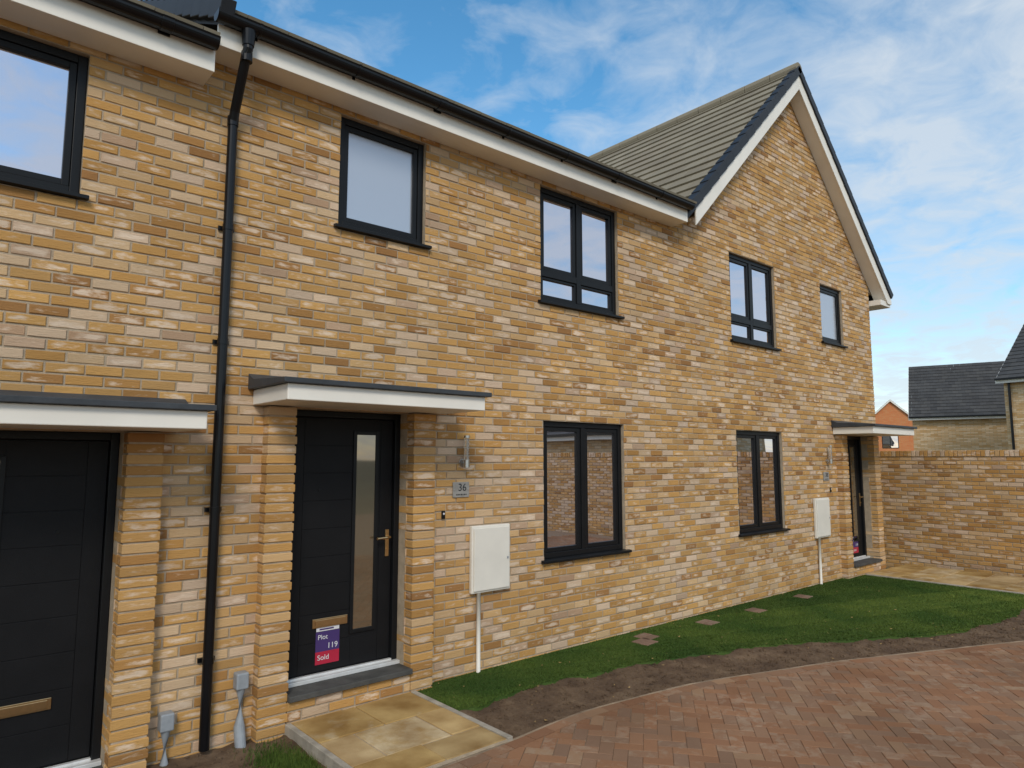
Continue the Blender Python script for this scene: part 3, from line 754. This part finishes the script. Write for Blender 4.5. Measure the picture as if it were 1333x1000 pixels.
# slab paths with concrete edging
def path(x0, x1, y1, ys_, nc, name, zt=.026):
    B = MB(); rw = .46; y = y1; r = 0
    while y > ys_(x0)-.0:
        ya = y; yb = y-rw
        cuts = [x0+(x1-x0)*k/nc for k in range(nc+1)]
        if r % 2: cuts = [x0]+[x0+(x1-x0)*(k+.5)/nc for k in range(nc)]+[x1]
        for a, b in zip(cuts[:-1], cuts[1:]):
            e0 = max(yb, ys_((a+b)/2)+.030); 
            if ya-e0 < .08: continue
            dz = random.uniform(-.003, .003)
            B.hexa((a+.005, e0+.005, zt-.05+dz), (b-a-.01, 0, random.uniform(-.002, .002)), (0, ya-e0-.01, random.uniform(-.002, .002)), (0, 0, .05), rc())
        y = yb; r += 1
    tag(B.build(name, M['slab'], bevel=.006, color=True), kind='structure')
    B = MB(); xc = (x0+x1)/2; B.box(x0+.0, x1-.0, ys_(xc)+.030, y1, -.12, zt-.008); tag(B.build(name+'_bedding', M['mortar']), kind='structure')
    return
path(2.135, 3.135, -.098, lambda x: fk(2.6), 2, 'footpath')
path(11.86, 13.5, -.098, lambda x: fk(12.6), 3, 'footpath_far')
B = MB()
for (x, b) in ((2.09, .045), (3.137, .048)): B.box(x, x+b-.002, fk(2.6)+.030, -.10, -.12, .028)
B.box(11.81, 11.858, fk(12.6)+.055, -.10, -.12, .030)
tag(B.build('path_edging', M['conc'], bevel=.005), kind='structure')
# kerb between soil and drive
B = MB(); x = -5.4
while x < 13.3:
    x2 = min(x+.30, 13.3)
    a = Vector((x+.001, fk(x), 0)); b = Vector((x2-.001, fk(x2), 0)); d = b-a; nrm = Vector((-d.y, d.x, 0)).normalized()
    B.hexa(a+Vector((0, 0, -.1)), d, nrm*.024, (0, 0, .102+random.uniform(-.002, .002))); x = x2
tag(B.build('kerb', M['kerb'], bevel=.004), kind='structure')
# herringbone block drive
B = MB(); cs = .095; a45 = R(38)
ca_, sa_ = math.cos(a45), math.sin(a45); ox, oy = 3.0, -4.0
def clip(poly, n, d):
    out = []
    for i in range(len(poly)):
        p, q = poly[i], poly[(i+1) % len(poly)]
        sp, sq = p[0]*n[0]+p[1]*n[1]-d, q[0]*n[0]+q[1]*n[1]-d
        if sp <= 0: out.append(p)
        if (sp < 0 < sq) or (sq < 0 < sp):
            t = sp/(sp-sq); out.append((p[0]+(q[0]-p[0])*t, p[1]+(q[1]-p[1])*t))
    return out
EDGE = .10         # width of the stretcher course that follows the edge
for i in range(-100, 122):
    for j in range(-100, 122):
        m4 = (i-j) % 4
        if m4 == 0: r4 = (i*cs, j*cs, (i+2)*cs, (j+1)*cs)
        elif m4 == 2: r4 = (i*cs, (j-1)*cs, (i+1)*cs, (j+1)*cs)
        else: continue
        cx, cy = (r4[0]+r4[2])/2, (r4[1]+r4[3])/2
        X = ox+cx*ca_-cy*sa_; Y = oy+cx*sa_+cy*ca_
        if X < -2.5 or X > 12.6 or Y < -7 or Y > fk(X)+.16: continue
        g = .0010; c = .0022; dz = random.uniform(-.0018, .0018)
        sl = (fk(X+.05)-fk(X-.05))/.1
        def W_(r, g_):
            pts = [(r[0]+g_, r[1]+g_), (r[2]-g_, r[1]+g_), (r[2]-g_, r[3]-g_), (r[0]+g_, r[3]-g_)]
            pts = [(ox+x*ca_-y*sa_, oy+x*sa_+y*ca_) for x, y in pts]
            return pts
        near = Y > fk(X)-.30
        top = W_(r4, g+c); bot = W_(r4, g)
        if near:
            nn = (-sl, 1); d_ = fk(X)-sl*X-EDGE*math.hypot(1, sl)-.004
            top = clip(top, nn, d_); 
            if len(top) < 3: continue
            k = rc(); B.add([(x, y, dz) for x, y in top]+[(x, y, -.03) for x, y in top], [tuple(range(len(top)))]+[(q, q+len(top), (q+1) % len(top)+len(top), (q+1) % len(top)) for q in range(len(top))], k)
            continue
        vs = [(x, y, dz) for x, y in top]+[(x, y, dz-c) for x, y in bot]+[(x, y, -.03) for x, y in bot]
        fs = [(0, 1, 2, 3)]+[(4+q, 4+(q+1) % 4, (q+1) % 4, q) for q in range(4)]+[(8+q, 8+(q+1) % 4, 4+(q+1) % 4, 4+q) for q in range(4)]
        B.add(vs, fs, rc())
x = -2.5
while x < 12.6:
    sl = (fk(x+.1)-fk(x))/.1; dx = .2/math.hypot(1, sl)
    a = Vector((x, fk(x)-.002, -.03)); b = Vector((x+dx, fk(x+dx)-.002, -.03)); d = (b-a); dn = d.normalized(); nrm = Vector((dn.y, -dn.x, 0))
    B.hexa(a+dn*.002, d-dn*.004, nrm*(EDGE-.004), (0, 0, .031+random.uniform(-.001, .001)), rc()); x += dx
tag(B.build('driveway', M['paver'], color=True), kind='structure')
B = MB(); B.prism([(x, fk(x)-.002, -.10) for x in np.arange(-5, 13.4, .5)]+[(13.3, -16, -.10), (-12, -16, -.10)], (0, 0, .0945))
tag(B.build('driveway_bedding', plain('jointing_sand', (.23, .165, .11), .95, .3, 30)), kind='structure')

# ------------------------------------------------------------------ garden wall on the right
gw = empty('garden_wall', (13.8, .4, 0), 'long buff brick garden wall with brick coping at the right', 'wall')
A = Vector((13.98, 1.2, 0)); Bp = Vector((12.95, -9.5, 0)); U = (Bp-A); Ln = U.length; U.normalize(); Nn = Vector((U.y, -U.x, 0))
if Nn.x > 0: Nn = -Nn
B = MB(); zt = ZO + int(round((1.93-ZO)/CH))*CH
brick_wall(lambda u: B, (A.x, A.y), (U.x, U.y), (Nn.x, Nn.y), 0, Ln, -.15, zt, [])
B.build('brick_face', M['brick'], gw, color=True)
B = MB(); B.hexa(A-Nn*.0070+Vector((0, 0, -.2)), U*Ln, -Nn*.20, (0, 0, zt+.2)); B.build('wall_core', M['mortar'], gw)
B = MB(); k = 0; u = 0
while u < Ln-.07:
    B.hexa(A+U*u+Nn*(.012+random.uniform(-.002, .002))+Vector((0, 0, zt+.008)), U*(CH-.01), -Nn*.235, (0, 0, .105), rc()); u += CH
cp = B.build('coping', M['brick'], gw, bevel=.004, color=True)
B = MB(); B.hexa(A+Vector((0, 0, zt)), U*Ln, -Nn*.21, (0, 0, .104)); B.build('coping_mortar', M['mortar'], cp)

# ------------------------------------------------------------------ background houses
th = R(40.7); FW = Vector((math.sin(th), math.cos(th), 0)); RT = Vector((math.cos(th), -math.sin(th), 0)); CAM = Vector((0, -5.0, 1.9))
def cpt(d, lat): return Vector((CAM.x, CAM.y, 0))+FW*d+RT*lat
def far_house(P0, E, K, width, depth, ze, zr, mat, label, wins=(), pipe=None, gable_front=False, ov=.3):
    """P0 front-left corner, E along the front, K away from the front"""
    t = empty('distant_house', tuple(P0), label, 'house', 'houses behind the garden wall')
    Z = Vector((0, 0, 1)); B = MB(); B.hexa(P0, E*width, K*depth, Z*ze)
    if gable_front: B.prism([P0+Z*ze, P0+E*width+Z*ze, P0+E*width/2+Z*(zr-.05)], K*depth)
    else:
        for q in (0, width): B.prism([P0+E*abs(q-.001)+Z*ze, P0+E*abs(q-.001)+K*depth+Z*ze, P0+E*abs(q-.001)+K*depth/2+Z*(zr-.05)], E*(.1 if q == 0 else -.1))
    B.build('wall', mat, t)
    B = MB()
    if gable_front:
        run = width/2; s_ = (zr-ze)/run
        for sg, O in ((1, P0-E*ov), (-1, P0+E*(width+ov))):
            tiles(B, O-K*.2+Z*(ze-ov*s_), K, E*sg+Z*s_, depth+.4, (run+ov)*math.hypot(1, s_))
    else:
        run = depth/2; s_ = (zr-ze)/run
        tiles(B, P0-K*ov-E*.15+Z*(ze-ov*s_), E, K+Z*s_, width+.3, (run+ov)*math.hypot(1, s_))
        tiles(B, P0+K*(depth+ov)-E*.15+Z*(ze-ov*s_), E, -K+Z*s_, width+.3, (run+ov)*math.hypot(1, s_))
    B.build('roof', M['tile2'], t, color=True)
    B = MB()
    if gable_front:
        for sg, O in ((1, P0-E*ov), (-1, P0+E*(width+ov))):
            B.hexa(O-K*.22+Z*(ze-ov*s_-.2), E*sg*(run+ov)+Z*s_*(run+ov), K*.04, Z*.2)
    else:
        B.hexa(P0-K*(ov+.02)-E*.15+Z*(ze-ov*s_-.17), E*(width+.3), K*.03, Z*.16)
        B.hexa(P0-K*(ov+.0)-E*.17+Z*(ze-ov*s_-.16), K*(run+ov)+Z*s_*(run+ov), E*.03, Z*.16)
    B.build('fascia', M['white'], t)
    B = MB()
    if not gable_front:
        B.hexa(P0-K*(ov+.12)-E*.15+Z*(ze-ov*s_-.05), E*(width+.3), K*.1, Z*.08); B.build('gutter', M['black'], t)
    if pipe is not None:
        B = MB(); q = P0+E*pipe-K*.08; B.tube([q+Z*.0, q+Z*(ze-.15)], .05, 8); B.build('downpipe', M['black'], t)
    for (a, b, c0, d0) in wins:
        B = MB(); O = P0+E*a-K*.02+Z*c0; B.hexa(O, E*(b-a), K*.06, Z*.07); B.hexa(O+Z*(d0-c0-.07), E*(b-a), K*.06, Z*.07)
        for q in (a, (a+b)/2-.035, b-.07): B.hexa(P0+E*q-K*.02+Z*(c0+.07), E*.07, K*.06, Z*(d0-c0-.14))
        w = B.build('window', M['frame'], t)
        B = MB(); B.hexa(O+K*.012+Z*.05, E*(b-a), K*.02, Z*(d0-c0-.1)); B.build('pane', M['glass'], w)
M['tile2'] = attr_mat('slate_grey_tile', [(0, (.055, .055, .057)), (.5, (.066, .066, .067)), (1, (.078, .077, .076))], (.09, .09, .09), .3, .8, streak=(5, 5, 5), bump=.15, vary=.12)
def axes(deg):
    a = R(deg); return RT*math.cos(a)-FW*math.sin(a), FW*math.cos(a)+RT*math.sin(a)
E, K = axes(33)
far_house(cpt(38, 22.25), E, K, 10, 6.0, 4.45, 7.35, M['bwall'], 'pale brick house with plain dark grey roof behind the garden wall')
E, K = axes(59)
far_house(cpt(28, 20.25), E, K, 8, 8.5, 5.40, 9.2, M['bwall'], 'nearer brick house at the right edge with black downpipe and steep dark roof', wins=[(.62, 1.82, 1.2, 2.6), (1.0, 2.2, 3.7, 4.8)], pipe=.22)
E, K = axes(29)
far_house(cpt(75, 41.6)-E*3.4, E, K, 6.8, 8, 5.2, 8.35, M['rwall'], 'small red brick gable far off between the terrace and a grey roof', wins=[(2.4, 4.0, 3.0, 4.4)], gable_front=True)
far_house(Vector((15.2, -18, 0)), Vector((0, 1, 0)), Vector((1, 0, 0)), 11.5, 6, 2.75, 4.4, M['bwall'], 'low brick garage block outside the frame, mirrored in the ground floor windows')

# ------------------------------------------------------------------ world, sun, camera
w = bpy.data.worlds.new('World'); sc.world = w; w.use_nodes = True; nt = w.node_tree; L = nt.links.new
bg = nt.nodes['Background']
SE, SA = R(38), R(215)      # sun elevation, compass rotation
sky = nt.nodes.new('ShaderNodeTexSky'); sky.sky_type = 'NISHITA'; sky.sun_disc = False; sky.sun_elevation = SE; sky.sun_rotation = SA
sky.air_density = 1.0; sky.dust_density = .3; sky.ozone_density = 1.5
tc = nt.nodes.new('ShaderNodeTexCoord'); sp = nt.nodes.new('ShaderNodeSeparateXYZ'); L(tc.outputs['Generated'], sp.inputs[0])
zz = mth(nt, 'ADD', mth(nt, 'MAXIMUM', sp.outputs[2], 0.0), .16)
cb = nt.nodes.new('ShaderNodeCombineXYZ'); L(mth(nt, 'DIVIDE', sp.outputs[0], zz), cb.inputs[0]); L(mth(nt, 'DIVIDE', sp.outputs[1], zz), cb.inputs[1])
n1 = N(nt, 'ShaderNodeTexNoise', Scale=.9, Detail=4.0, Roughness=.5, Distortion=.3); L(cb.outputs[0], n1.inputs['Vector'])
n2 = N(nt, 'ShaderNodeTexNoise', Scale=6.5, Detail=8.0, Roughness=.58, Distortion=.5); L(cb.outputs[0], n2.inputs['Vector'])
# coverage thins out in the blue gap above the eaves
dr = nt.nodes.new('ShaderNodeVectorMath'); dr.operation = 'DOT_PRODUCT'; L(tc.outputs['Generated'], dr.inputs[0])
azb = R(24); eb = R(38); dr.inputs[1].default_value = (math.sin(azb)*math.cos(eb), math.cos(azb)*math.cos(eb), math.sin(eb))
hole = mth(nt, 'MULTIPLY', mth(nt, 'SUBTRACT', dr.outputs['Value'], .72), 3.4, clamp=True)
a1 = mth(nt, 'MULTIPLY', n1.outputs['Fac'], .85); a2 = mth(nt, 'MULTIPLY', n2.outputs['Fac'], .95)
m_ = mth(nt, 'ADD', a1, a2); m_ = mth(nt, 'SUBTRACT', m_, mth(nt, 'MULTIPLY', hole, .44)); m_ = mth(nt, 'SUBTRACT', m_, .50)
mask = mth(nt, 'MULTIPLY', m_, 2.0, clamp=True)
mask = mth(nt, 'MULTIPLY', mask, .82)
hs = N(nt, 'ShaderNodeHueSaturation', Saturation=1.28, Value=1.75, Hue=.488); L(sky.outputs[0], hs.inputs['Color'])
c = mixc(nt, mask, hs.outputs['Color'], (6.0, 6.6, 7.2))
L(c, bg.inputs['Color']); bg.inputs['Strength'].default_value = .115

sd = bpy.data.lights.new('sun', 'SUN'); sd.energy = 1.9; sd.angle = R(16); sd.color = (1, .92, .80)
so = bpy.data.objects.new('sun', sd); col.objects.link(so)
dv = Vector((math.sin(SA)*math.cos(SE), math.cos(SA)*math.cos(SE), math.sin(SE)))   # towards the sun
so.rotation_euler = dv.to_track_quat('Z', 'Y').to_euler(); so.location = (-4, -12, 14)

cd = bpy.data.cameras.new('camera'); cd.sensor_width = 36; cd.lens = 890/1333*36; cd.clip_end = 2000; cd.clip_start = .05
co = bpy.data.objects.new('camera', cd); col.objects.link(co); co.location = CAM; co.rotation_euler = (R(90+6.22), 0, -th); sc.camera = co
sc.view_settings.view_transform = 'Standard'; sc.view_settings.look = 'None'; sc.view_settings.exposure = 0
